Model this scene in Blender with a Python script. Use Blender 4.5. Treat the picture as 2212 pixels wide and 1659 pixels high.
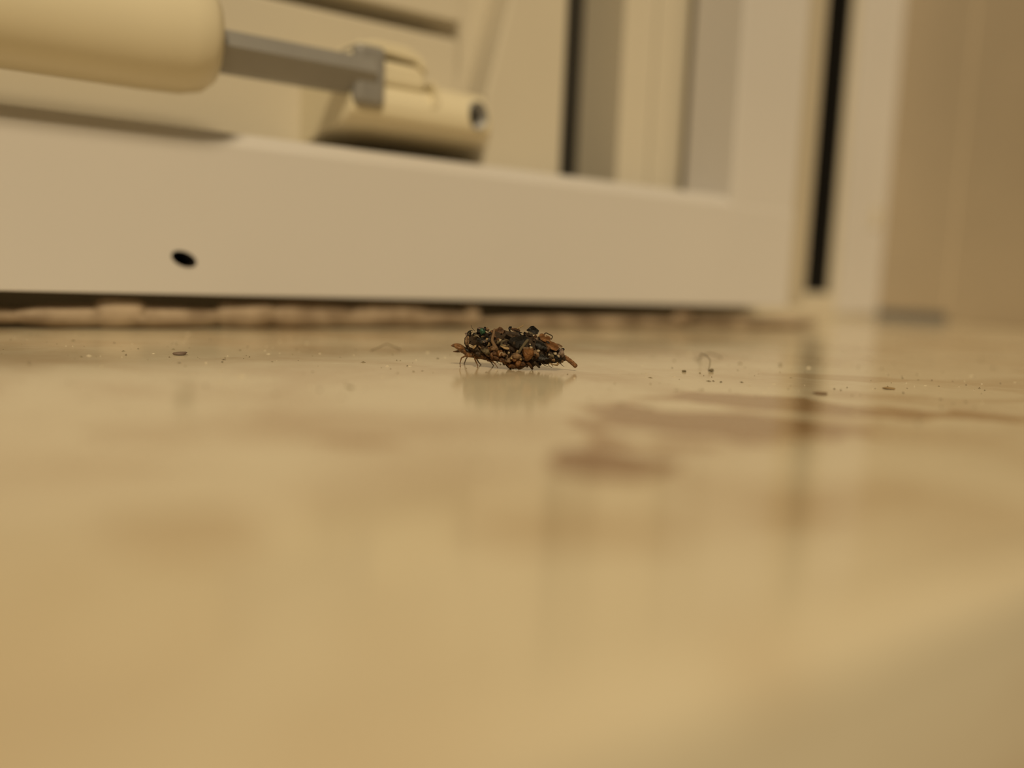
import bpy, bmesh, math, random
from mathutils import Vector, Matrix, Euler, noise

S = 0.001                      # everything is laid out in millimetres
sc = bpy.context.scene
for o in list(bpy.data.objects):
    bpy.data.objects.remove(o)
COL = sc.collection

# ------------------------------------------------------------------ camera
AZ, PITCH, ROLL, CAMH = math.radians(54.3), math.atan(235.5 / 1900.0), 0.042, 6.8
fwd = Vector((math.cos(AZ) * math.cos(PITCH), math.sin(AZ) * math.cos(PITCH), -math.sin(PITCH)))
rt0 = Vector((math.sin(AZ), -math.cos(AZ), 0))
up0 = rt0.cross(fwd)
rt = rt0 * math.cos(ROLL) + up0 * math.sin(ROLL)
up = up0 * math.cos(ROLL) - rt0 * math.sin(ROLL)
cam_data = bpy.data.cameras.new('camera')
cam = bpy.data.objects.new('camera', cam_data)
COL.objects.link(cam)
cam.matrix_world = Matrix(((rt.x, up.x, -fwd.x, 0), (rt.y, up.y, -fwd.y, 0), (rt.z, up.z, -fwd.z, CAMH * S), (0, 0, 0, 1)))
cam_data.sensor_fit = 'HORIZONTAL'
cam_data.sensor_width = 36.0
cam_data.lens = 36.0 * 1900.0 / 2212.0
cam_data.clip_start, cam_data.clip_end = 0.0005, 20.0
cam_data.dof.use_dof = True
cam_data.dof.focus_distance = 0.0642
cam_data.dof.aperture_fstop = cam_data.lens / 2.25      # a 2.25 mm wide lens opening
sc.camera = cam

# ------------------------------------------------------------------ world, lamps, exposure
world = bpy.data.worlds.new('room_light')
sc.world = world
world.use_nodes = True
bg = world.node_tree.nodes['Background']
bg.inputs[0].default_value = (1.0, 0.74, 0.42, 1)
bg.inputs[1].default_value = 0.16

sc.view_settings.view_transform = 'Standard'
sc.view_settings.look = 'None'
sc.view_settings.gamma = 1.0
sc.view_settings.exposure = -0.24
sc.view_settings.use_curve_mapping = False

# the room's one warm ceiling lamp, behind the photographer: a round shade 0.4 m wide, 2.4 m from the sill
az, el = math.radians(62), math.radians(42)
lamp_dir = Vector((math.cos(az) * math.cos(el), math.sin(az) * math.cos(el), -math.sin(el)))
ld = bpy.data.lights.new('ceiling_lamp_offscreen', 'AREA')
ld.shape = 'DISK'
ld.size = 0.4
ld.energy = 52.0
ld.color = (1.0, 0.80, 0.50)
lo = bpy.data.objects.new('ceiling_lamp_offscreen', ld)
COL.objects.link(lo)
lo.location = Vector((0.05, 0.06, 0.0)) - lamp_dir * 2.4
lo.rotation_euler = lamp_dir.to_track_quat('-Z', 'Y').to_euler()

# ------------------------------------------------------------------ materials
def mat(name, col, rough=0.5, spec=0.5, metal=0.0, var=0.0, vscale=1.0, col2=None, bump=0.0, sss=0.0, trans=0.0):
    """plain procedural material: two tones mixed by noise, optional fine relief"""
    m = bpy.data.materials.new(name)
    m.use_nodes = True
    nt = m.node_tree
    p = nt.nodes['Principled BSDF']
    p.inputs['Roughness'].default_value = rough
    p.inputs['Specular IOR Level'].default_value = spec
    p.inputs['Metallic'].default_value = metal
    tc = nt.nodes.new('ShaderNodeTexCoord')
    nz = nt.nodes.new('ShaderNodeTexNoise')
    nz.inputs['Scale'].default_value = vscale
    nz.inputs['Detail'].default_value = 5
    nt.links.new(tc.outputs['Object'], nz.inputs['Vector'])
    ramp = nt.nodes.new('ShaderNodeValToRGB')
    c2 = col2 or tuple(max(0, c * (1 - var)) for c in col)
    ramp.color_ramp.elements[0].position, ramp.color_ramp.elements[1].position = 0.36, 0.64
    ramp.color_ramp.elements[0].color = (*c2, 1)
    ramp.color_ramp.elements[1].color = (*col, 1)
    nt.links.new(nz.outputs['Fac'], ramp.inputs['Fac'])
    nt.links.new(ramp.outputs['Color'], p.inputs['Base Color'])
    if bump:
        b = nt.nodes.new('ShaderNodeBump')
        b.inputs['Strength'].default_value = bump
        b.inputs['Distance'].default_value = 0.02
        nt.links.new(nz.outputs['Fac'], b.inputs['Height'])
        nt.links.new(b.outputs['Normal'], p.inputs['Normal'])
    if sss:
        p.inputs['Subsurface Weight'].default_value = sss
        p.inputs['Subsurface Radius'].default_value = (1.0, 0.5, 0.2)
        p.inputs['Subsurface Scale'].default_value = 0.0001
    if trans:
        tr = nt.nodes.new('ShaderNodeBsdfTranslucent')
        mx = nt.nodes.new('ShaderNodeMixShader')
        mx.inputs[0].default_value = trans
        nt.links.new(ramp.outputs['Color'], tr.inputs['Color'])
        nt.links.new(p.outputs[0], mx.inputs[1])
        nt.links.new(tr.outputs[0], mx.inputs[2])
        nt.links.new(mx.outputs[0], nt.nodes['Material Output'].inputs['Surface'])
    return m

M = {}
M['white'] = mat('white_lacquer', (0.62, 0.60, 0.59), 0.38, 0.4, var=0.05, vscale=18)
M['white_back'] = mat('white_lacquer_aged', (0.62, 0.57, 0.47), 0.45, 0.4, var=0.06, vscale=25)
M['plaster'] = mat('painted_plaster', (0.53, 0.45, 0.34), 0.7, 0.3, var=0.07, vscale=30)
M['black'] = mat('recess_shade_black', (0.012, 0.011, 0.010), 0.8, 0.2)  # paints shade into the frame gap and the drain hole
M['night_glass'] = mat('dark_glass', (0.03, 0.028, 0.025), 0.12, 0.5, var=0.2, vscale=10)
M['cream'] = mat('cream_plastic', (0.72, 0.66, 0.50), 0.32, 0.45, var=0.05, vscale=40)
M['steel'] = mat('brushed_steel', (0.33, 0.325, 0.32), 0.42, 0.5, metal=0.3, var=0.15, vscale=90)
M['sealant'] = mat('dirty_sealant', (0.44, 0.35, 0.26), 0.6, 0.3, col2=(0.24, 0.18, 0.125), vscale=260)
M['grit'] = mat('dark_grit', (0.10, 0.08, 0.05), 0.8, 0.2, col2=(0.22, 0.18, 0.11), vscale=300)
M['pale_dust'] = mat('pale_dust', (0.62, 0.55, 0.42), 0.6, 0.3, var=0.2, vscale=300)
# debris and larva materials: object space is about 0.03 mm per unit
def dm(name, col, col2, **k):
    M[name] = mat(name, col, k.pop('rough', 0.55), k.pop('spec', 0.35), col2=col2, vscale=k.pop('vs', 1.6), bump=k.pop('bump', 0.35), **k)
dm('chitin', (0.23, 0.110, 0.040), (0.07, 0.034, 0.012), vs=0.12, rough=0.35)
dm('charcoal', (0.013, 0.010, 0.007), (0.004, 0.003, 0.002), rough=0.45, spec=0.25)
dm('umber', (0.060, 0.034, 0.015), (0.014, 0.008, 0.004))
dm('russet', (0.150, 0.070, 0.026), (0.038, 0.016, 0.006))
dm('amber', (0.29, 0.135, 0.046), (0.11, 0.046, 0.015), rough=0.4, trans=0.25)
dm('tan', (0.31, 0.195, 0.105), (0.10, 0.057, 0.028), trans=0.15)
dm('straw', (0.58, 0.42, 0.22), (0.36, 0.24, 0.11), trans=0.3)
dm('pale', (0.48, 0.40, 0.28), (0.24, 0.18, 0.11), rough=0.3)  # also colours grains that stand in for small highlights
dm('olive', (0.16, 0.125, 0.07), (0.055, 0.043, 0.024))
dm('mauve', (0.30, 0.22, 0.17), (0.10, 0.07, 0.055), trans=0.15)
dm('pellet', (0.26, 0.125, 0.048), (0.11, 0.05, 0.018), vs=0.25, rough=0.45)
M['green'] = mat('green_beetle_shell', (0.05, 0.15, 0.09), 0.4, 0.5, metal=0.5, col2=(0.008, 0.03, 0.016), vscale=3)

def marble():
    m = bpy.data.materials.new('beige_marble')
    m.use_nodes = True
    nt = m.node_tree
    L = nt.links.new
    p = nt.nodes['Principled BSDF']
    p.inputs['Roughness'].default_value = 0.13
    p.inputs['Specular IOR Level'].default_value = 0.22
    tc = nt.nodes.new('ShaderNodeTexCoord')
    mm = nt.nodes.new('ShaderNodeMapping')
    mm.inputs['Scale'].default_value = (1000, 1000, 1000)
    L(tc.outputs['Object'], mm.inputs['Vector'])
    def nz(scale, detail=4, dist=0.0):
        n = nt.nodes.new('ShaderNodeTexNoise')
        n.inputs['Scale'].default_value = scale
        n.inputs['Detail'].default_value = detail
        n.inputs['Distortion'].default_value = dist
        L(mm.outputs['Vector'], n.inputs['Vector'])
        return n
    def mth(op, a, b=None, c=None, clamp=False):
        n = nt.nodes.new('ShaderNodeMath')
        n.operation, n.use_clamp = op, clamp
        for i, v in enumerate((a, b, c)):
            if v is None:
                continue
            if isinstance(v, (int, float)):
                n.inputs[i].default_value = v
            else:
                L(v, n.inputs[i])
        return n.outputs[0]
    cloud, edge, fine = nz(0.09, 4, 0.6), nz(0.20, 5, 0.4), nz(1.3, 5)
    rag = mth('MULTIPLY', mth('SUBTRACT', edge.outputs['Fac'], 0.5), 2.6)
    # the stone's own brown figures: (x, y, half width, half length, strength)
    total = None
    for x, y, rr, rf, s in ((21.6, 23.9, 2.1, 2.5, 1.0), (25.0, 27.4, 1.6, 1.8, 0.75), (27.4, 25.6, 2.6, 1.6, 0.6), (32.8, 29.2, 6.8, 5.2, 0.8), (41.0, 33.6, 5.2, 2.8, 0.75), (45.0, 28.0, 8.5, 2.3, 0.72),
                            (37.0, 27.0, 4.0, 2.2, 0.6), (15.2, 31.2, 2.4, 1.2, 0.55), (22.6, 15.8, 1.6, 1.3, 0.45), (15.8, 17.6, 3.2, 1.5, 0.3), (8.5, 35.5, 2.5, 1.6, 0.25),
                            (6.0, 22.0, 2.4, 2.0, 0.25), (60.0, 40.0, 7.0, 2.0, 0.3), (-20, 40, 6, 4, 0.5), (-60, 70, 9, 5, 0.5), (90, 30, 8, 5, 0.5), (120, 60, 10, 4, 0.4)):
        mp = nt.nodes.new('ShaderNodeMapping')
        mp.vector_type = 'TEXTURE'
        mp.inputs['Location'].default_value = (x, y, 0)
        mp.inputs['Rotation'].default_value = (0, 0, math.radians(-35.7))
        mp.inputs['Scale'].default_value = (rr, rf, 1000)
        L(mm.outputs['Vector'], mp.inputs['Vector'])
        ln = nt.nodes.new('ShaderNodeVectorMath')
        ln.operation = 'LENGTH'
        L(mp.outputs['Vector'], ln.inputs[0])
        r = nt.nodes.new('ShaderNodeMapRange')
        r.interpolation_type = 'SMOOTHSTEP'
        r.inputs['From Min'].default_value, r.inputs['From Max'].default_value = 1.26, 0.74
        r.inputs['To Min'].default_value, r.inputs['To Max'].default_value = 0.0, s
        L(mth('ADD', ln.outputs['Value'], rag), r.inputs['Value'])
        total = r.outputs[0] if total is None else mth('MAXIMUM', total, r.outputs[0])
    soft = mth('MULTIPLY', mth('SUBTRACT', cloud.outputs['Fac'], 0.42, clamp=True), 1.3, clamp=True)
    fl = mth('MULTIPLY', mth('SUBTRACT', fine.outputs['Fac'], 0.5), 0.16)
    fac = mth('ADD', mth('MAXIMUM', total, soft), fl, clamp=True)
    ramp = nt.nodes.new('ShaderNodeValToRGB')
    e = ramp.color_ramp.elements
    e[0].position, e[0].color = 0.0, (0.70, 0.625, 0.47, 1)
    e[1].position, e[1].color = 1.0, (0.26, 0.145, 0.06, 1)
    k = ramp.color_ramp.elements.new(0.5)
    k.color = (0.46, 0.335, 0.195, 1)
    L(fac, ramp.inputs['Fac'])
    L(ramp.outputs['Color'], p.inputs['Base Color'])
    b = nt.nodes.new('ShaderNodeBump')
    b.inputs['Strength'].default_value = 0.05
    b.inputs['Distance'].default_value = 0.0002
    L(edge.outputs['Fac'], b.inputs['Height'])
    L(b.outputs['Normal'], p.inputs['Normal'])
    return m
M['marble'] = marble()

# ------------------------------------------------------------------ helpers
def link(name, me, m=None, parent=None, smooth=False):
    o = bpy.data.objects.new(name, me)
    COL.objects.link(o)
    if m is not None:
        me.materials.append(M[m])
    if parent is not None:
        o.parent = parent
    if smooth:
        for p in me.polygons:
            p.use_smooth = True
    return o

def from_bm(name, bm, m, parent=None, smooth=False):
    bmesh.ops.recalc_face_normals(bm, faces=bm.faces)
    me = bpy.data.meshes.new(name)
    bm.to_mesh(me)
    bm.free()
    return link(name, me, m, parent, smooth)

def bevel(bm, r, seg=3):
    if r > 0:
        bmesh.ops.bevel(bm, geom=[e for e in bm.edges if e.is_manifold and e.calc_face_angle(0) > 0.4], offset=r * S, segments=seg, affect='EDGES', profile=0.5, clamp_overlap=True)

def box(name, x, y, z, m, parent=None, r=0.4, seg=3):
    bm = bmesh.new()
    bmesh.ops.create_cube(bm, size=1)
    for v in bm.verts:
        v.co = Vector(((x[0] + x[1]) / 2 + v.co.x * (x[1] - x[0]), (y[0] + y[1]) / 2 + v.co.y * (y[1] - y[0]), (z[0] + z[1]) / 2 + v.co.z * (z[1] - z[0]))) * S
    bevel(bm, r, seg)
    return from_bm(name, bm, m, parent)

def prism(name, pts, lo, hi, axis, m, parent=None, r=0.0, seg=3, smooth=False):
    """polygon pts pushed along an axis: 'x' takes (y,z), 'y' takes (x,z), 'z' takes (x,y)"""
    bm = bmesh.new()
    def P(p, t):
        return Vector({'x': (t, p[0], p[1]), 'y': (p[0], t, p[1]), 'z': (p[0], p[1], t)}[axis]) * S
    a = [bm.verts.new(P(p, lo)) for p in pts]
    b = [bm.verts.new(P(p, hi)) for p in pts]
    bm.faces.new(a)
    bm.faces.new(b[::-1])
    n = len(pts)
    for i in range(n):
        bm.faces.new((a[i], b[i], b[(i + 1) % n], a[(i + 1) % n]))
    bmesh.ops.recalc_face_normals(bm, faces=bm.faces)
    bevel(bm, r, seg)
    return from_bm(name, bm, m, parent, smooth)

def lathe(name, prof, m, parent=None, n=40, smooth=True, loc=(0, 0, 0), axis='X'):
    """profile of (t, r) spun about an axis through loc"""
    bm = bmesh.new()
    rings = []
    for t, r in prof:
        ring = []
        for k in range(n):
            a = 2 * math.pi * k / n
            c, s_ = r * math.cos(a), r * math.sin(a)
            co = {'X': (t, c, s_), 'Y': (c, t, s_), 'Z': (c, s_, t)}[axis]
            ring.append(bm.verts.new((Vector(co) + Vector(loc)) * S))
        rings.append(ring)
    for A, B in zip(rings, rings[1:]):
        for k in range(n):
            bm.faces.new((A[k], A[(k + 1) % n], B[(k + 1) % n], B[k]))
    bm.faces.new(rings[0])
    bm.faces.new(rings[-1][::-1])
    return from_bm(name, bm, m, parent, smooth)

def bore(o, c, rx, rz, depth, rot=0.0, n=28):
    """drill an oval hole along +y into a mesh object at c (mm)"""
    bm = bmesh.new()
    ca, sa = math.cos(rot), math.sin(rot)
    rings = [[bm.verts.new(Vector((c[0] + rx * math.cos(t) * ca + rz * math.sin(t) * sa, c[1] + dy, c[2] - rx * math.cos(t) * sa + rz * math.sin(t) * ca)) * S)
              for t in [2 * math.pi * k / n for k in range(n)]] for dy in (-4.0, depth)]
    bm.faces.new(rings[0]); bm.faces.new(rings[1][::-1])
    for k in range(n):
        bm.faces.new((rings[0][k], rings[1][k], rings[1][(k + 1) % n], rings[0][(k + 1) % n]))
    cutter = from_bm('cutter', bm, 'black')
    md = o.modifiers.new('bore', 'BOOLEAN')
    md.operation, md.solver, md.object = 'DIFFERENCE', 'EXACT', cutter
    bpy.context.view_layer.update()
    me = bpy.data.meshes.new_from_object(o.evaluated_get(bpy.context.evaluated_depsgraph_get()))
    o.modifiers.clear()
    o.data = me
    bpy.data.objects.remove(cutter)

def cup(name, m, c, rx, rz, y0, y1, rot=0.0, n=28):
    """dark liner of a bored hole: an open tube with a bottom"""
    bm = bmesh.new()
    ca, sa = math.cos(rot), math.sin(rot)
    def ring(y, k_):
        return [bm.verts.new(Vector((rx * k_ * math.cos(t) * ca + rz * k_ * math.sin(t) * sa, y - c[1], -rx * k_ * math.cos(t) * sa + rz * k_ * math.sin(t) * ca)) * S) for t in [2 * math.pi * i / n for i in range(n)]]
    rs_ = [ring(y0, 1.0), ring(y0, 0.9), ring(y1 - 0.3, 0.86), ring(y1 - 0.3, 0.2), ring(y1, 0.2), ring(y1, 1.0)]
    for A, B in zip(rs_, rs_[1:] + rs_[:1]):
        for k in range(n):
            bm.faces.new((A[k], A[(k + 1) % n], B[(k + 1) % n], B[k]))
    o = from_bm(name, bm, m, None, True)
    o.location = Vector(c) * S
    return o

def empty(name, loc=(0, 0, 0)):
    o = bpy.data.objects.new(name, None)
    o.empty_display_size = 0.005
    COL.objects.link(o)
    o.location = Vector(loc) * S
    return o

def tag(o, label, cat=None, group=None, kind=None):
    o['label'] = label
    if cat:
        o['category'] = cat
    if group:
        o['group'] = group
    if kind:
        o['kind'] = kind
    return o

# ------------------------------------------------------------------ the setting: sill, walls
R = 1.3
arc = [(9.6 + R - R * math.cos(t), -R + R * math.sin(t)) for t in [math.radians(a) for a in range(90, -1, -10)]]
sill = prism('window_sill', [(150, 0)] + arc + [(9.6, -30), (150, -30)], -320, 260, 'x', 'marble')
for p in sill.data.polygons:
    p.use_smooth = abs(p.normal.x) < 0.5 and p.area < 0.005
tag(sill, 'polished beige marble window sill with brown figures and a rounded front edge', 'window sill', kind='structure')
wf = box('wall_front', (-320, 260), (30, 150), (-700, -30), 'plaster', r=0)
tag(wf, 'beige plaster wall below the marble sill', 'wall', kind='structure')
wr = box('wall_right', (198.6, 300), (-30, 107), (0, 420), 'plaster', r=0.3)
tag(wr, 'beige painted window reveal wall standing on the end of the sill', 'wall', kind='structure')

# ------------------------------------------------------------------ the window
win = empty('window_1', (0, 124, 0))
tag(win, 'white lacquered window with a low bottom rail, stiles and frame behind the sill', 'window', kind='structure')
W = Matrix.Translation((0, -0.124, 0))
def wpart(o, label=None):
    o.parent = win
    o.matrix_parent_inverse = W
    if label:
        o['label'] = label
    return o

# front sash: bottom rail with a sloped top edge, stile and stepped flange
rail = wpart(prism('bottom_rail', [(90, 3.5), (90, 18.35), (90.15, 18.6), (91.6, 19.9), (100, 19.9), (100, 3.5)], -320, 118.5, 'x', 'white', r=0.12, seg=2))
wpart(box('stile', (103.5, 118.5), (90.12, 100), (18.2, 420), 'white', r=0.35))
wpart(prism('stile_flange', [(118.2, 90.9), (132.5, 97.2), (132.5, 99.5), (118.2, 99.5)], 3.8, 420, 'z', 'white_back', r=0.3))
# drain hole bored into the rail, its inner shade painted in by a black liner
bore(rail, (24.3, 90, 7.0), 1.25, 0.72, 4.0, 0.35)
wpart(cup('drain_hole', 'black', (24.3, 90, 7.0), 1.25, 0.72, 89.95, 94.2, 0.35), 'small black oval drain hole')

# inner sash behind the rail
wpart(box('inner_rail', (-320, 62.4), (102, 112), (4, 36.9), 'white_back', r=0.4))
wpart(box('inner_panel', (-320, 63.2), (102.6, 112), (39.2, 420), 'white_back', r=0.3))
wpart(box('groove_back', (-320, 72), (108, 112.5), (4, 420), 'white_back', r=0))
wpart(prism('inner_stile', [(66.0, 4), (80.3, 4), (80.3, 420), (88, 420), (66.0 + 0.255 * 80, 100), (67.0, 31)][:3] + [(79.0, 420), (71.2, 47), (67.0, 30.5)], 102, 115, 'y', 'white_back', r=0.4))
wpart(box('pane', (72, 106), (112, 113.2), (4, 420), 'night_glass', r=0), 'dark window pane with night behind it')
wpart(box('glazing_strip', (91.2, 97.6), (102.0, 112), (4, 420), 'white_back', r=0.3))
wpart(box('side_panel', (98.5, 140), (102.6, 112), (4, 420), 'white_back', r=0.3))

# fixed frame
wpart(box('frame_track', (-320, 199), (124.5, 150), (-0.05, 5.6), 'white_back', r=0.4))
wpart(box('frame_jamb', (181.8, 199), (124, 150), (0.9, 420), 'white', r=0.4))
wpart(box('weather_strip', (179.6, 182.2), (124.8, 149), (5.4, 420), 'white_back', r=0.5))
wpart(box('frame_gap_shade', (118, 178), (149.5, 152), (5, 420), 'black', r=0))  # black sheet painting the unlit depth of the gap
wpart(box('frame_gap_shade', (178.8, 179.7), (125.4, 150), (5.5, 420), 'black', r=0))  # black strip added to paint the gap's side as shaded
wpart(box('frame_return', (198.2, 204), (106.8, 150), (2.3, 420), 'plaster', r=0.4), 'beige side face of the window frame beside the reveal')
wpart(box('screw_cover', (192.5, 195.5), (123.6, 124.2), (21.5, 26.5), 'white_back', r=0.25))

# lumps of old sealant squeezed out under the rail
random.seed(4)
def lump(x0, x1, h, y=91.2, d=2.4):
    bm = bmesh.new()
    n, k = max(14, int((x1 - x0) * 1.2)), 8
    rings = []
    for i in range(n + 1):
        t = i / n
        env = math.sqrt(max(0.02, 1 - (2 * t - 1) ** 4))
        ring = []
        for j in range(k):
            a = 2 * math.pi * j / k
            q = 1 + 0.22 * noise.noise(Vector((t * (x1 - x0) * 0.30 + x0, math.cos(a), math.sin(a))))
            ring.append(bm.verts.new(Vector((x0 + (x1 - x0) * t, y + math.cos(a) * d * 0.5 * env * q, h * 0.5 + math.sin(a) * h * 0.5 * env * q)) * S))
        rings.append(ring)
    for A, B in zip(rings, rings[1:]):
        for j in range(k):
            bm.faces.new((A[j], A[(j + 1) % k], B[(j + 1) % k], B[j]))
    bm.faces.new(rings[0]); bm.faces.new(rings[-1][::-1])
    return wpart(from_bm('sealant_lump', bm, 'sealant', None, True))
for x0, x1, h, y, d in ((-120, 17.0, 2.3, 92.8, 3.0), (9.0, 30.0, 2.4, 92.6, 3.0), (28.0, 61.0, 2.5, 92.6, 3.0), (59.0, 99.0, 1.7, 92.9, 2.6), (97.0, 131.0, 1.8, 92.9, 2.6),
                        (16.2, 21.4, 3.1, 92.2, 2.4), (27.6, 35.0, 2.9, 92.2, 2.4), (33.0, 44, 3.1, 92.3, 2.4), (42.2, 54, 3.0, 92.3, 2.4), (58.2, 60.6, 3.1, 92.2, 2.2), (94.6, 98.7, 3.2, 92.2, 2.2)):
    lump(x0, x1, h, y, d)

# ------------------------------------------------------------------ window latch
latch = empty('window_latch', (50, 102, 21))
tag(latch, 'cream plastic window latch with round grip, steel bar and bracket above the white rail', 'window latch')
WL = Matrix.Translation(Vector((-50, -102, -21)) * S)
def lpart(o, label=None):
    o.parent = latch
    o.matrix_parent_inverse = WL
    if label:
        o['label'] = label
    return o
prof = [(-62, 5.0), (-60, 5.3), (20, 5.3), (23.5, 5.2), (25.4, 4.8), (26.4, 4.0), (26.7, 2.5)]
lpart(lathe('grip', prof, 'cream', loc=(0, 88, 27.6), n=48), 'round cream plastic grip')
lpart(box('grip_mount', (-40, -28), (88, 102.2), (23, 32), 'cream', r=1))
bar = lpart(prism('steel_bar', [(88.3, 25.2), (86.4, 27.2), (87.2, 28.8), (90, 28.7), (90, 25.2)], 24, 43.2, 'x', 'steel', r=0.08, seg=2), 'grey steel square bar')
# bracket body: flat underside, rounded front and a bevelled far end
bm = bmesh.new()
sec = [(102.2, 20.6), (89.6, 22.5), (88.7, 22.8), (88.2, 23.4), (88.0, 24.6), (88.3, 25.6), (89.0, 26.5), (90.4, 27.4), (92.5, 28.1), (95, 28.4), (102.2, 28.4)]
def xend(y):
    return 58.6 + max(0.0, (y - 88.0)) * 0.58
rings = []
for t in (0, 1):
    rings.append([bm.verts.new(Vector((40.9 if t == 0 else xend(y) - (0.9 if z > 26 else 0), y, z)) * S) for y, z in sec])
bm.faces.new(rings[0]); bm.faces.new(rings[1][::-1])
for i in range(len(sec)):
    bm.faces.new((rings[0][i], rings[1][i], rings[1][(i + 1) % len(sec)], rings[0][(i + 1) % len(sec)]))
bmesh.ops.recalc_face_normals(bm, faces=bm.faces)
bevel(bm, 0.3, 2)
brk = lpart(from_bm('bracket', bm, 'cream'), 'cream plastic bracket with flat underside')
def bsub(o, label=None):
    o.parent = brk
    if label:
        o['label'] = label
    return o
bore(brk, (57.0, 88.0, 24.9), 1.35, 1.65, 4.0)
hole = cup('screw_hole', 'steel', (57.0, 88.0, 24.9), 1.35, 1.65, 88.25, 92.2)
bsub(hole, 'round recessed screw hole')
bsub(prism('cover_lip', [(40.6, 28.9), (41.6, 30.5), (44, 31.0), (47.6, 30.9), (49.4, 30.2), (50.3, 28.9), (49.6, 28.7), (48.6, 29.5), (44.5, 29.8), (42.4, 29.6), (41.6, 28.6)], 88.2, 94, 'y', 'cream', r=0.25))
bsub(box('saddle', (43.6, 50.4), (88.6, 98), (26.5, 29.4), 'cream', r=0.8))
bsub(box('slot_shade_block', (41.0, 44.6), (87.2, 92), (24.0, 30.2), 'steel', r=0.7), 'steel block standing in for the slot shade around the bar end')  # grey block put in for the shade inside the bar's slot
cr = []
for k in range(9):
    a = math.radians(-60 + 130 * k / 8)
    cr.append((50.2 + 1.5 * math.cos(a), 26.2 + 1.6 * math.sin(a)))
cr += [(50.2 + 0.75 * math.cos(math.radians(70 - 130 * k / 8)), 26.2 + 1.3 * math.sin(math.radians(70 - 130 * k / 8))) for k in range(9)]
bsub(prism('clip_slot', cr, 87.95, 90.6, 'y', 'cream'))

# ------------------------------------------------------------------ the larva under its load of debris
U = 0.0337                       # one model unit of the larva, in millimetres
DC, HC = 1902.0, 201.8           # where the larva was studied from, in its own units: distance and height
larva = empty('insect_larva', (37.2, 51.8, 0))
larva.rotation_euler = (0, 0, AZ - math.pi / 2)
larva.scale = (U * S,) * 3
tag(larva, 'small insect larva carrying a heap of brown and black debris across the marble sill', 'insect')

PROFILE = [(-106, 56, 8), (-100, 55, 18), (-88, 52, 27), (-66, 53, 32), (-40, 51, 36), (-15, 45, 39), (5, 42, 40), (30, 41, 39), (50, 40, 35), (70, 40, 30), (90, 36, 23), (105, 32, 15), (114, 28, 6)]
def core(x):
    P = PROFILE
    if x <= P[0][0]: return P[0][1:]
    if x >= P[-1][0]: return P[-1][1:]
    for a, b in zip(P, P[1:]):
        if a[0] <= x <= b[0]:
            t = (x - a[0]) / (b[0] - a[0])
            return a[1] + t * (b[1] - a[1]), a[2] + t * (b[2] - a[2])
def ymid(x):
    return -0.28 * x if x < 0 else 0.06 * x
def fix(dx, y, dz):
    s = (DC + y) / DC
    return Vector((dx * s, y, HC - (HC - dz) * s))
def at(dx, dz, out=0.0, y=None):
    """point on the near flank of the heap, dx along it and dz above the sill (before the roll of the view is taken out)"""
    z = dz + ROLL * dx
    if y is None:
        zc, r = core(dx)
        q = max(0.0, 1 - ((z - zc) / max(r, 1)) ** 2)
        y = ymid(dx) - 0.85 * r * math.sqrt(q) - out
    return fix(dx, y, z)

def add_mesh(name, bm, parent, m, smooth=True):
    bmesh.ops.recalc_face_normals(bm, faces=bm.faces)
    me = bpy.data.meshes.new(name)
    bm.to_mesh(me); bm.free()
    return link(name, me, m, parent, smooth)

# dark matted core of the heap
bm = bmesh.new()
rings = []
N = 26
xs = [-106 + 220 * i / 44 for i in range(45)]
for x in xs:
    zc, r = core(x)
    ring = []
    for k in range(N):
        a = 2 * math.pi * k / N
        q = 0.80 + 0.30 * noise.fractal(Vector((x * 0.06, math.cos(a) * r * 0.06, math.sin(a) * r * 0.06)), 1.0, 2.0, 4)
        ring.append(bm.verts.new(fix(x, ymid(x) + math.cos(a) * r * 0.82 * q, max(2.0, zc + math.sin(a) * r * q))))
    rings.append(ring)
for A, B in zip(rings, rings[1:]):
    for k in range(N):
        bm.faces.new((A[k], A[(k + 1) % N], B[(k + 1) % N], B[k]))
bm.faces.new(rings[0]); bm.faces.new(rings[-1][::-1])
add_mesh('matted_core', bm, larva, 'umber')['label'] = 'dark matted mass of soil and plant crumbs'

# body of the larva: one skinned surface with head, jaws, legs and tail
vs, es, rs = [], [], []
def V(dx, dz, y, r, prev=None):
    vs.append(fix(dx, y, dz + ROLL * dx)); rs.append(r)
    if prev is not None:
        es.append((prev, len(vs) - 1))
    return len(vs) - 1
root = V(-60, 30, 18, 11)
t2 = V(-76, 31, 23, 9.5, root)
t1 = V(-90, 33, 27, 8, t2)
hd = V(-101, 37, 29, 7.5, t1)
hd2 = V(-107, 41, 30, 8.0, hd)
j1 = V(-113, 46, 27, 8.5, hd2); j2 = V(-121, 50, 25, 7.6, j1); j3 = V(-128, 51.5, 24, 4.6, j2); V(-135, 50, 24, 0.8, j3)
k1 = V(-114, 39, 33, 3.6, hd2); k2 = V(-122, 38, 35, 2.6, k1); V(-130, 37.5, 36, 0.5, k2)
ab = root
for dx, dz, r in ((-35, 27, 12), (-5, 26, 14), (25, 27, 14), (55, 28, 12), (82, 27, 9), (103, 25, 6)):
    ab = V(dx, dz, ymid(dx), r, ab)
def leg(src, pts):
    p = src
    for dx, dz, y, r in pts:
        p = V(dx, dz, y, r, p)
leg(t1, [(-103, 28, 14, 2.0), (-111, 24, 2, 1.5), (-114, 12, -4, 1.0), (-112, 3, -8, 0.8), (-104, 1.5, -12, 0.6)])
leg(t1, [(-98, 27, 44, 1.8), (-101, 22, 56, 1.4), (-105, 10, 64, 1.0), (-108, 1.5, 68, 0.7)])
leg(t2, [(-82, 22, 8, 2.2), (-79, 15, -2, 1.6), (-75, 7, -6, 1.0), (-76, 1.5, -9, 0.7), (-81, 0.8, -14, 0.5)])
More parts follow.
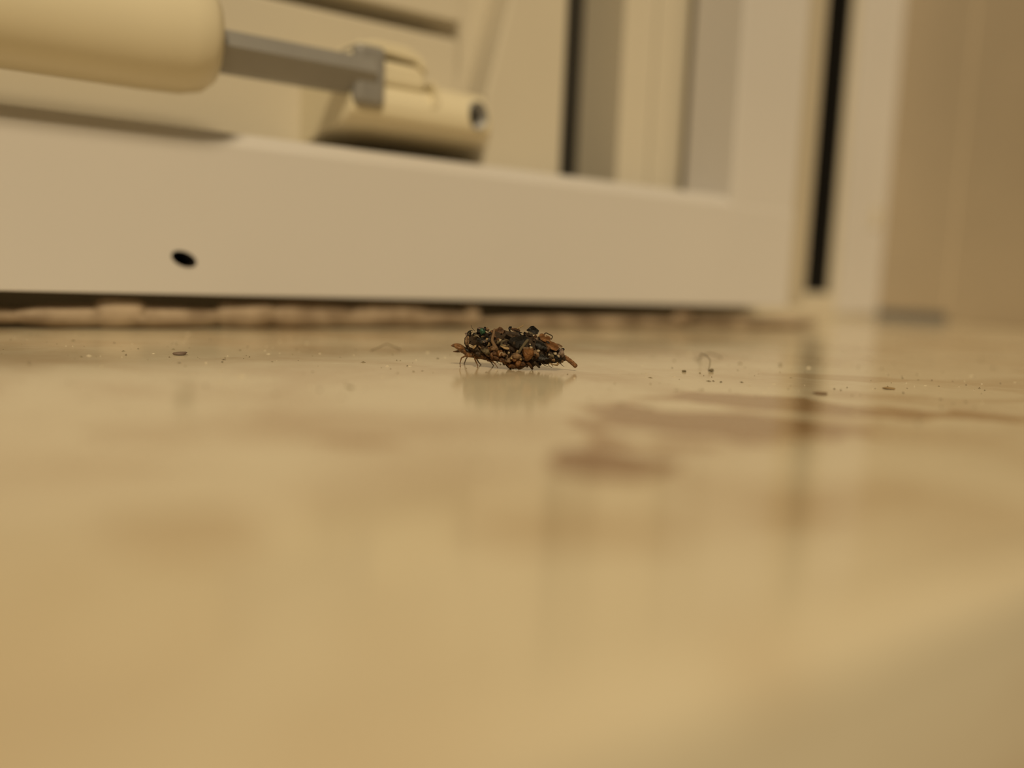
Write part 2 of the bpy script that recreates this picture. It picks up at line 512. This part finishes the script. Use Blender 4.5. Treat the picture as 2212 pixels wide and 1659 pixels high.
leg(t2, [(-78, 22, 40, 1.8), (-74, 15, 50, 1.4), (-66, 6, 58, 0.9), (-63, 1.0, 62, 0.6)])
leg(root, [(-52, 20, 2, 2.0), (-42, 16, -14, 1.4), (-36, 9, -20, 0.9), (-31, 1.0, -24, 0.6)])
leg(root, [(-52, 20, 32, 2.0), (-46, 14, 44, 1.3), (-40, 6, 52, 0.9), (-36, 1.0, 56, 0.6)])
me = bpy.data.meshes.new('larva_body')
me.from_pydata(vs, es, [])
body = link('larva_body', me, 'chitin', larva)
body['label'] = 'brown larva body with jaws and thin legs'
sk = body.modifiers.new('Skin', 'SKIN')
sk.use_smooth_shade = True
for i, r in enumerate(rs):
    me.skin_vertices[0].data[i].radius = (r, r)
    me.skin_vertices[0].data[i].use_root = (i == root)
body.modifiers.new('Subdivision', 'SUBSURF').render_levels = 2
body.modifiers['Subdivision'].levels = 2

# --- piece shapes, each about one unit across, shared between alike pieces
def grain_mesh(seed, sub=2, amp=0.55):
    bm = bmesh.new()
    bmesh.ops.create_icosphere(bm, subdivisions=sub, radius=0.5)
    off = Vector((seed * 3.7, seed * 1.3, seed * 7.1))
    for v in bm.verts:
        v.co *= 1 + amp * noise.noise(v.co * 2.3 + off) + 0.22 * noise.noise(v.co * 6 + off)
    return bm
def wedge_mesh(seed):
    bm = grain_mesh(seed, 3, 0.25)
    for v in bm.verts:
        k = 0.62 + 0.75 * (v.co.z + 0.5)
        v.co.x, v.co.y = v.co.x * k, v.co.y * k
    return bm
def husk_mesh(seed, n=6, curve=0.55):
    rnd = random.Random(seed)
    bm = bmesh.new()
    ph = [rnd.uniform(0.78, 1.1) for _ in range(12)]
    top, bot = {}, {}
    for layer, d in ((top, 0.0), (bot, -0.06)):
        for i in range(n + 1):
            for k in range(12 if i else 1):
                a = 2 * math.pi * k / 12
                r = 0.5 * i / n * (1 + (ph[k] - 1) * (i / n))
                x, y = r * math.cos(a), r * math.sin(a) * 0.8
                z = curve * (0.25 - r * r) + 0.10 * noise.noise(Vector((x * 4 + seed, y * 4, seed))) + d
                layer[(i, k)] = bm.verts.new((x, y, z))
    for layer, fl in ((top, 1), (bot, -1)):
        for k in range(12):
            bm.faces.new([layer[(0, 0)], layer[(1, k)], layer[(1, (k + 1) % 12)]][::fl])
            for i in range(1, n):
                bm.faces.new([layer[(i, k)], layer[(i + 1, k)], layer[(i + 1, (k + 1) % 12)], layer[(i, (k + 1) % 12)]][::fl])
    for k in range(12):
        bm.faces.new((top[(n, k)], bot[(n, k)], bot[(n, (k + 1) % 12)], top[(n, (k + 1) % 12)]))
    return bm
def flake_mesh(pts, th=0.1, bend=0.12):
    bm = bmesh.new()
    a = [bm.verts.new((x, y, bend * math.sin(x * 3) + th / 2)) for x, y in pts]
    b = [bm.verts.new((x, y, bend * math.sin(x * 3) - th / 2)) for x, y in pts]
    bm.faces.new(a); bm.faces.new(b[::-1])
    for i in range(len(pts)):
        j = (i + 1) % len(pts)
        bm.faces.new((a[i], b[i], b[j], a[j]))
    return bm
def rnd_flake(seed):
    rnd = random.Random(seed)
    n = rnd.choice((4, 5, 5, 6))
    return flake_mesh([(math.cos(2 * math.pi * i / n + rnd.uniform(-.3, .3)) * rnd.uniform(.34, .55), math.sin(2 * math.pi * i / n + rnd.uniform(-.3, .3)) * rnd.uniform(.3, .5)) for i in range(n)], 0.12, rnd.uniform(-.15, .15))
def tube_mesh(pts, rad, n=6):
    """tube along pts; rad is a list of radii"""
    bm = bmesh.new()
    rings = []
    for i, p in enumerate(pts):
        t = (Vector(pts[min(i + 1, len(pts) - 1)]) - Vector(pts[max(i - 1, 0)])).normalized()
        s = t.cross(Vector((0.12, 0.97, 0.2))).normalized()
        u = s.cross(t)
        rings.append([bm.verts.new(Vector(p) + (s * math.cos(2 * math.pi * k / n) + u * math.sin(2 * math.pi * k / n)) * rad[i]) for k in range(n)])
    for A, B in zip(rings, rings[1:]):
        for k in range(n):
            bm.faces.new((A[k], A[(k + 1) % n], B[(k + 1) % n], B[k]))
    bm.faces.new(rings[0]); bm.faces.new(rings[-1][::-1])
    return bm
def curl_mesh(seed, sweep=250):
    rnd = random.Random(seed)
    n = 12
    pts, rad = [], []
    for i in range(n + 1):
        a = math.radians(sweep * i / n + 30)
        pts.append((0.42 * math.cos(a), 0.1 * math.sin(a * 0.7 + seed), 0.36 * math.sin(a)))
        rad.append(0.10 * (0.6 + 0.5 * math.sin(math.pi * i / n)))
    return tube_mesh(pts, rad, 6)
def as_mesh(name, bm):
    bmesh.ops.recalc_face_normals(bm, faces=bm.faces)
    me = bpy.data.meshes.new(name)
    bm.to_mesh(me); bm.free()
    me.materials.append(M['umber'])
    for p in me.polygons:
        p.use_smooth = name not in ('bark_flake',)
    return me
SH = {'soil_grain': [as_mesh('soil_grain', grain_mesh(i)) for i in range(7)],
      'husk': [as_mesh('husk', husk_mesh(i + 20)) for i in range(7)],
      'bark_flake': [as_mesh('bark_flake', rnd_flake(i + 50)) for i in range(7)],
      'curled_fibre': [as_mesh('curled_fibre', curl_mesh(i, 200 + 40 * (i % 3))) for i in range(4)]}

def piece(kind, loc, size, rot, m, mesh=None):
    o = bpy.data.objects.new(kind, mesh or random.choice(SH[kind]))
    COL.objects.link(o)
    o.parent = larva
    o.location = loc
    o.scale = size if isinstance(size, tuple) else (size,) * 3
    o.rotation_euler = rot
    o.material_slots[0].link = 'OBJECT'
    o.material_slots[0].material = M[m]
    return o
D = math.radians
def px(kind, dx, dz, size, m, rot=(0, 0, 0), out=0.0, y=None, label=None, mesh=None):
    o = piece(kind, at(dx, dz, out, y), size, tuple(D(a) for a in rot), m, mesh)
    if label:
        o['label'] = label
    return o
def strand(kind, pts, r0, r1, m, out=1.5, y=None, label=None):
    P = [at(a, b, out, y if y is None else y) for a, b in pts]
    c = sum(P, Vector()) / len(P)
    n = len(P)
    # round the path off
    Q = []
    for i in range(n - 1):
        a, b = P[i], P[i + 1]
        p0, p3 = P[max(i - 1, 0)], P[min(i + 2, n - 1)]
        for t in (0, .25, .5, .75):
            Q.append(0.5 * ((2 * a) + (b - p0) * t + (2 * p0 - 5 * a + 4 * b - p3) * t * t + (3 * a - p0 - 3 * b + p3) * t ** 3))
    Q.append(P[-1])
    k = len(Q) - 1
    bm = tube_mesh([q - c for q in Q], [r0 + (r1 - r0) * i / k for i in range(k + 1)], 7)
    o = add_mesh(kind, bm, larva, m)
    o.location = c
    if label:
        o['label'] = label
    return o

random.seed(11)
FACE = (90, 0, 0)          # a husk or flake turned to stand up and face the near side
# random filling all round the heap, smaller stuff first
kinds = ['soil_grain'] * 9 + ['husk'] * 6 + ['bark_flake'] * 5 + ['curled_fibre'] * 2
def tones(x, z):
    zc, r = core(x)
    h = (z - zc) / max(r, 1)
    if -30 < x < 40 and h > -0.15: pool = ['charcoal'] * 7 + ['umber'] * 4 + ['olive', 'russet']
    elif x > 40 and h > 0.2: pool = ['amber', 'tan', 'russet', 'umber', 'umber', 'charcoal', 'mauve']
    elif x > 40: pool = ['charcoal'] * 4 + ['umber'] * 4 + ['olive', 'tan', 'russet']
    elif x < -60 and h > 0: pool = ['charcoal'] * 4 + ['umber'] * 3 + ['olive'] * 2 + ['tan', 'mauve']
    else: pool = ['russet'] * 5 + ['umber'] * 5 + ['tan', 'amber', 'charcoal', 'mauve', 'straw']
    return random.choice(pool)
for i in range(205):
    x = random.uniform(-98, 108)
    zc, r = core(x)
    a = random.uniform(-1.25, math.pi + 1.25) if i % 3 else random.uniform(math.pi * 0.55, math.pi * 1.4)
    q = random.uniform(0.84, 1.0)
    z = zc + math.sin(a) * r * q
    if z < 4: z = 4
    y = ymid(x) + math.cos(a) * r * 0.85 * q
    s = random.uniform(5.5, 11) * (0.75 if abs(x) > 85 else 1)
    kind = random.choice(kinds)
    sz = (s * random.uniform(0.8, 1.5), s * random.uniform(0.7, 1.1), s * random.uniform(0.6, 1.0))
    piece(kind, fix(x, y, z), sz, (random.uniform(0, 6.3), random.uniform(0, 6.3), random.uniform(0, 6.3)), tones(x, z))

# --- pieces one can pick out, from head end to tail end; most pale grains paint in highlights
px('husk', -100, 61, (22, 13, 12), 'tan', (80, 95, 0), 1)
px('husk', -101, 75, (11, 9, 10), 'mauve', (70, 40, 0), 1)
px('curled_fibre', -93, 78, (15, 14, 13), 'charcoal', (0, -20, 0), 1)
px('soil_grain', -90, 80, (5, 4, 3), 'pale', (0, 30, 0), 4)  # pale grain as a painted highlight on the black curl
px('husk', -92, 50, (12, 9, 8), 'pale', (90, 30, 0), 2)
px('husk', -84, 48, (12, 7, 8), 'straw', (90, -50, 0), 2)
px('bark_flake', -98, 41, (16, 7, 8), 'charcoal', (90, 35, 0), 3)
strand('plant_fibre', [(-93, 95), (-90, 88), (-84, 82)], 0.4, 0.7, 'umber', label='fine dark hair sticking up')
px('soil_grain', -68, 80, (13, 10, 15), 'green', (20, 30, 0), 3, label='glinting green beetle shell fragment')
px('bark_flake', -76, 83, (13, 11, 10), 'charcoal', (80, 20, 0), 3)
px('husk', -73, 88, (15, 8, 8), 'mauve', (80, 5, 0), -2)
px('bark_flake', -62, 87, (12, 9, 8), 'charcoal', (90, 60, 0), 0)
px('soil_grain', -57, 86, (8, 7, 9), 'tan', (0, 0, 0), 0)
px('bark_flake', -51, 78, (10, 8, 9), 'charcoal', (90, 30, 0), 3)
px('bark_flake', -66, 62, (38, 24, 12), 'charcoal', (88, -12, 8), 0)
px('bark_flake', -50, 64, (14, 18, 8), 'charcoal', (90, 70, 0), 3)
px('curled_fibre', -80, 72, (11, 8, 8), 'olive', (0, 40, 10), 3)
px('curled_fibre', -58, 57, (15, 10, 8), 'mauve', (0, 20, 10), 3)
strand('plant_fibre', [(-86, 70), (-80, 73), (-74, 68)], 0.9, 0.6, 'pale', 3)
strand('grass_strip', [(-42, 86), (-44, 74), (-46, 62), (-41, 52), (-36, 44)], 2.6, 4.2, 'tan', 3, label='pale tan strip lying across the heap')
strand('grass_strip', [(-75, 50), (-66, 42), (-58, 32), (-48, 27)], 1.4, 2.6, 'tan', 3)
px('husk', -31, 82, (19, 22, 16), 'russet', (84, 0, 10), -4, label='rounded brown husk standing on top')
px('curled_fibre', -17, 56, (22, 10, 18), 'olive', (0, -20, 0), 3)
px('soil_grain', -29, 62, (7, 6, 7), 'pale', (0, 0, 0), 3)
px('soil_grain', -33, 58, (9, 8, 8), 'olive', (0, 0, 0), 3)
px('husk', -19, 48, (22, 11, 11), 'straw', (80, 22, 0), 3)
px('soil_grain', -40, 44, (17, 12, 14), 'tan', (10, 10, 0), 2)
px('soil_grain', -57, 38, (22, 14, 15), 'olive', (0, 12, 0), 3)
px('soil_grain', -74, 33, (18, 14, 14), 'umber', (0, 20, 0), 3)
px('bark_flake', 12, 58, (56, 44, 14), 'charcoal', (78, -14, 6), 1, label='broad black bark flake on the near flank')
px('bark_flake', -2, 74, (44, 20, 12), 'umber', (50, 12, 0), -1)
px('bark_flake', 10, 80, (36, 6, 8), 'charcoal', (70, 18, 0), -2)
px('bark_flake', -9, 88, (9, 13, 9), 'charcoal', (90, 25, 0), -10, label='small black flake poking up')
px('husk', 4, 84, (22, 13, 10), 'russet', (72, 14, 0), -10)
strand('twig', [(6, 87), (13, 90), (20, 95)], 1.4, 0.9, 'straw', -10)
sq = as_mesh('bark_flake', flake_mesh([(-.52, .02), (-.12, .5), (.1, .54), (.62, .04), (.50, -.36), (.0, -.46)], 0.16, 0.05))
px('bark_flake', 39, 83, (25, 20, 20), 'charcoal', (82, 0, -10), -12, label='square black flake standing on edge', mesh=sq)
px('husk', 36, 78, (13, 7, 8), 'olive', (60, 20, 0), -3)
px('soil_grain', 18, 75, (7, 6, 5), 'pale', (0, 30, 0), 0, label='tiny shiny white grain')
strand('grass_strip', [(31, 64), (24, 54), (17, 44), (12, 34)], 3.6, 3.0, 'olive', 3)
px('soil_grain', 8, 28, (20, 14, 15), 'tan', (0, -20, 0), 3)
px('soil_grain', 32, 32, (21, 17, 29), 'amber', (0, 8, 0), 5, label='large amber grain on the near flank', mesh=as_mesh('soil_grain', wedge_mesh(91)))
px('husk', 30, 44, (18, 10, 10), 'tan', (60, 10, 0), 6)
px('soil_grain', 50, 34, (16, 12, 13), 'tan', (0, 20, 0), 5)
px('soil_grain', 54, 39, (8, 7, 7), 'pale', (0, 0, 0), 8)  # painted white highlight on the tan knob
px('soil_grain', 49, 31, (4, 4, 4), 'charcoal', (0, 0, 0), 12)
px('soil_grain', 38, 46, (8, 6, 7), 'pale', (0, 0, 0), 5)
px('soil_grain', 36, 53, (4, 3, 4), 'pale', (0, 0, 0), 3)
px('bark_flake', 58, 52, (34, 24, 12), 'charcoal', (85, 30, -4), 1)
px('bark_flake', 62, 25, (42, 22, 12), 'charcoal', (88, 10, -6), 3)
px('husk', 66, 67, (30, 22, 12), 'amber', (68, 20, -8), 2, label='amber husk over the rear of the heap')
px('husk', 58, 71, (17, 10, 10), 'straw', (70, -15, -8), 2)
px('husk', 84, 50, (34, 24, 12), 'amber', (72, 32, -8), 2, label='torn amber husk near the tail')
strand('plant_fibre', [(55, 68), (58, 76), (63, 74), (69, 78), (76, 75), (83, 71), (81, 64)], 1.2, 1.0, 'umber', -3)
px('soil_grain', 68, 71, (5, 4, 4), 'pale', (0, 30, 0), 8)
px('husk', 98, 51, (19, 9, 9), 'tan', (75, 25, 0), 0, y=2)
px('bark_flake', 74, 58, (12, 5, 8), 'charcoal', (88, 30, 0), 3)
px('soil_grain', 103, 34, (15, 14, 20), 'mauve', (0, 10, 0), 0)
px('soil_grain', 107, 42, (8, 6, 7), 'charcoal', (0, 0, 0), 2)
px('soil_grain', 98, 40, (5, 4, 4), 'charcoal', (0, 0, 0), 6)
for dx, dz, s, m in ((84, 28, 9, 'olive'), (91, 33, 7, 'pale'), (94, 24, 9, 'charcoal'), (87, 20, 8, 'tan'), (98, 28, 6, 'pale'), (80, 24, 8, 'umber'), (101, 21, 8, 'charcoal'), (78, 31, 5, 'pale')):
    px('soil_grain', dx, dz, (s * 1.2, s, s), m, (0, 20, 0), 4)
px('curled_fibre', 88, 14, (24, 10, 12), 'straw', (0, 195, 0), 4)
px('curled_fibre', 101, 15, (15, 10, 9), 'tan', (0, 160, 0), 4)
# amber and russet grains along the underside
for dx, dz, s, m in ((-8, 18, 12, 'tan'), (-5, 8, 14, 'amber'), (4, 20, 11, 'amber'), (12, 14, 15, 'amber'), (3, 8, 14, 'russet'), (14, 5, 12, 'russet'), (23, 12, 12, 'russet'), (26, 22, 10, 'umber'), (-14, 14, 11, 'russet'),
                     (-22, 20, 13, 'russet'), (-32, 24, 14, 'russet'), (-44, 28, 15, 'russet'), (-28, 34, 13, 'amber'), (-20, 31, 9, 'tan'), (-38, 33, 11, 'russet'), (-18, 12, 8, 'umber'), (-62, 27, 12, 'russet'), (-50, 20, 10, 'russet'), (20, 5, 9, 'tan'), (30, 8, 10, 'umber'), (-2, 24, 7, 'straw'), (17, 21, 6, 'straw')):
    px('soil_grain', dx, dz, (s * 1.25, s, s), m, (0, random.uniform(-40, 40), random.uniform(0, 90)), 4)
px('curled_fibre', -24, 30, (14, 9, 12), 'pale', (0, 60, 0), 9, label='tiny pale ring')
px('curled_fibre', -16, 27, (11, 9, 12), 'tan', (0, 100, 0), 8)
px('soil_grain', -9, 35, (5, 4, 5), 'pale', (0, 0, 0), 6)
strand('twig', [(-15, 12), (-9, 5), (-3, 0)], 2.6, 2.0, 'charcoal', 6, label='short black twig touching the sill')
strand('twig', [(31, 15), (38, 8), (43, 0.8)], 3.8, 2.6, 'russet', 5)
strand('twig', [(46, 15), (53, 9), (58, 4)], 3.4, 2.4, 'umber', 5)
strand('plant_fibre', [(-50, 17), (-40, 13), (-32, 14)], 0.7, 0.5, 'umber', 2)
for pts in ([(66, 10), (72, 7), (78, 5)], [(76, 12), (80, 6), (86, 3)], [(84, 10), (88, 5)], [(101, 15), (106, 9), (112, 5)], [(92, 8), (98, 7)], [(-36, 18), (-30, 12)]):
    strand('plant_fibre', pts, 0.9, 0.4, 'umber', 3)
# tail pellet: a ribbed brown rod leaning down to the sill
pts = [at(110 + 28.5 * t, 27 - 22.5 * t + 1.2 * math.sin(t * math.pi), y=8) for t in [i / 16 for i in range(17)]]
rad = [(3.4 if i == 0 else 3.6 if i == 16 else 5.0) * (1 + 0.07 * math.sin(i * 1.9)) for i in range(17)]
c = sum(pts, Vector()) / 17
pl = add_mesh('ribbed_pellet', tube_mesh([p - c for p in pts], rad, 12), larva, 'pellet')
pl.location = c
pl['label'] = 'ribbed brown pellet hanging at the tail end'

# ------------------------------------------------------------------ dust and crumbs on the sill
random.seed(21)
def specks(name, m, n, smin, smax, label, y0=22, y1=88):
    bm = bmesh.new()
    for i in range(n):
        x, y = random.uniform(-60, 150), random.uniform(y0, y1)
        s, a = random.uniform(smin, smax), random.uniform(0, 6.3)
        L_ = s * random.choice((0.8, 1, 1.5, 3))
        h = s * random.uniform(0.3, 0.8)
        ca, sa = math.cos(a), math.sin(a)
        base = [Vector((x + ca * u_ * L_ - sa * v_ * s, y + sa * u_ * L_ + ca * v_ * s, -0.004)) * S for u_, v_ in ((-.5, -.3), (.4, -.5), (.5, .3), (-.3, .5))]
        b = [bm.verts.new(p) for p in base]
        t = bm.verts.new(Vector((x + random.uniform(-.2, .2) * s, y, h)) * S)
        for k in range(4):
            bm.faces.new((b[k], b[(k + 1) % 4], t))
        bm.faces.new(b[::-1])
    return tag(from_bm(name, bm, m), label, 'dust', kind='stuff')
specks('dust', 'grit', 1500, 0.05, 0.17, 'fine dark grit scattered over the marble sill')
specks('lint_dust', 'pale_dust', 700, 0.05, 0.16, 'fine pale dust scattered over the marble sill')

def lint(pts, r, m, label):
    c = Vector(pts[0])
    bm = tube_mesh([(Vector(p) - c) * S for p in pts], [r * S] * len(pts), 6)
    o = from_bm('lint_fibre', bm, m, None, True)
    o.location = c * S
    return tag(o, label, 'lint')
def arcline(p, q, h, n=8, wob=0.3):
    p, q = Vector(p), Vector(q)
    return [p + (q - p) * (i / n) + Vector((math.sin(i * 1.7) * wob * 0.3, math.cos(i * 1.3) * wob, math.sin(math.pi * i / n) * h)) for i in range(n + 1)]
lint(arcline((52.2, 46.2, 0.03), (58.5, 53.5, 0.03), 0.9), 0.035, 'grit', 'thin dark lint fibre arching off the sill beyond the tail pellet')
lint(arcline((58.6, 53.6, 0.03), (62.6, 54.6, 0.03), 0.5), 0.04, 'grit', 'short wavy lint fibre lying near the arching one')
lint(arcline((33.0, 66.0, 0.03), (36.0, 67.0, 0.03), 0.5), 0.04, 'grit', 'short curved lint fibre between the larva and the rail')

def crumb(x, y, s, m, label, flat=0.6, seed=1):
    bm = grain_mesh(seed, 2, 0.4)
    for v in bm.verts:
        v.co = Vector((v.co.x * s * 1.3, v.co.y * s, (v.co.z + 0.4) * s * flat)) * S
    o = from_bm('dust_crumb', bm, m, None, True)
    o.location = Vector((x, y, 0)) * S
    return tag(o, label, 'crumb')
crumb(52.1, 46.1, 0.34, 'grit', 'dark crumb at the foot of the arching lint fibre', 0.8, 3)
crumb(57.0, 34.2, 0.75, 'straw', 'brown crumb on the sill over the stone figure tail', 0.2, 5)
crumb(49.1, 34.2, 0.9, 'tan', 'flat dull crumb at the upper rim of the brown stone figure', 0.14, 6)
crumb(17.5, 65.9, 0.8, 'mauve', 'grey dust clump on bare sill below the black drain hole', 0.35, 8)
crumb(49.6, 46.6, 0.3, 'grit', 'tiny dark crumb on the bare sill past the tail pellet', 0.6, 9)
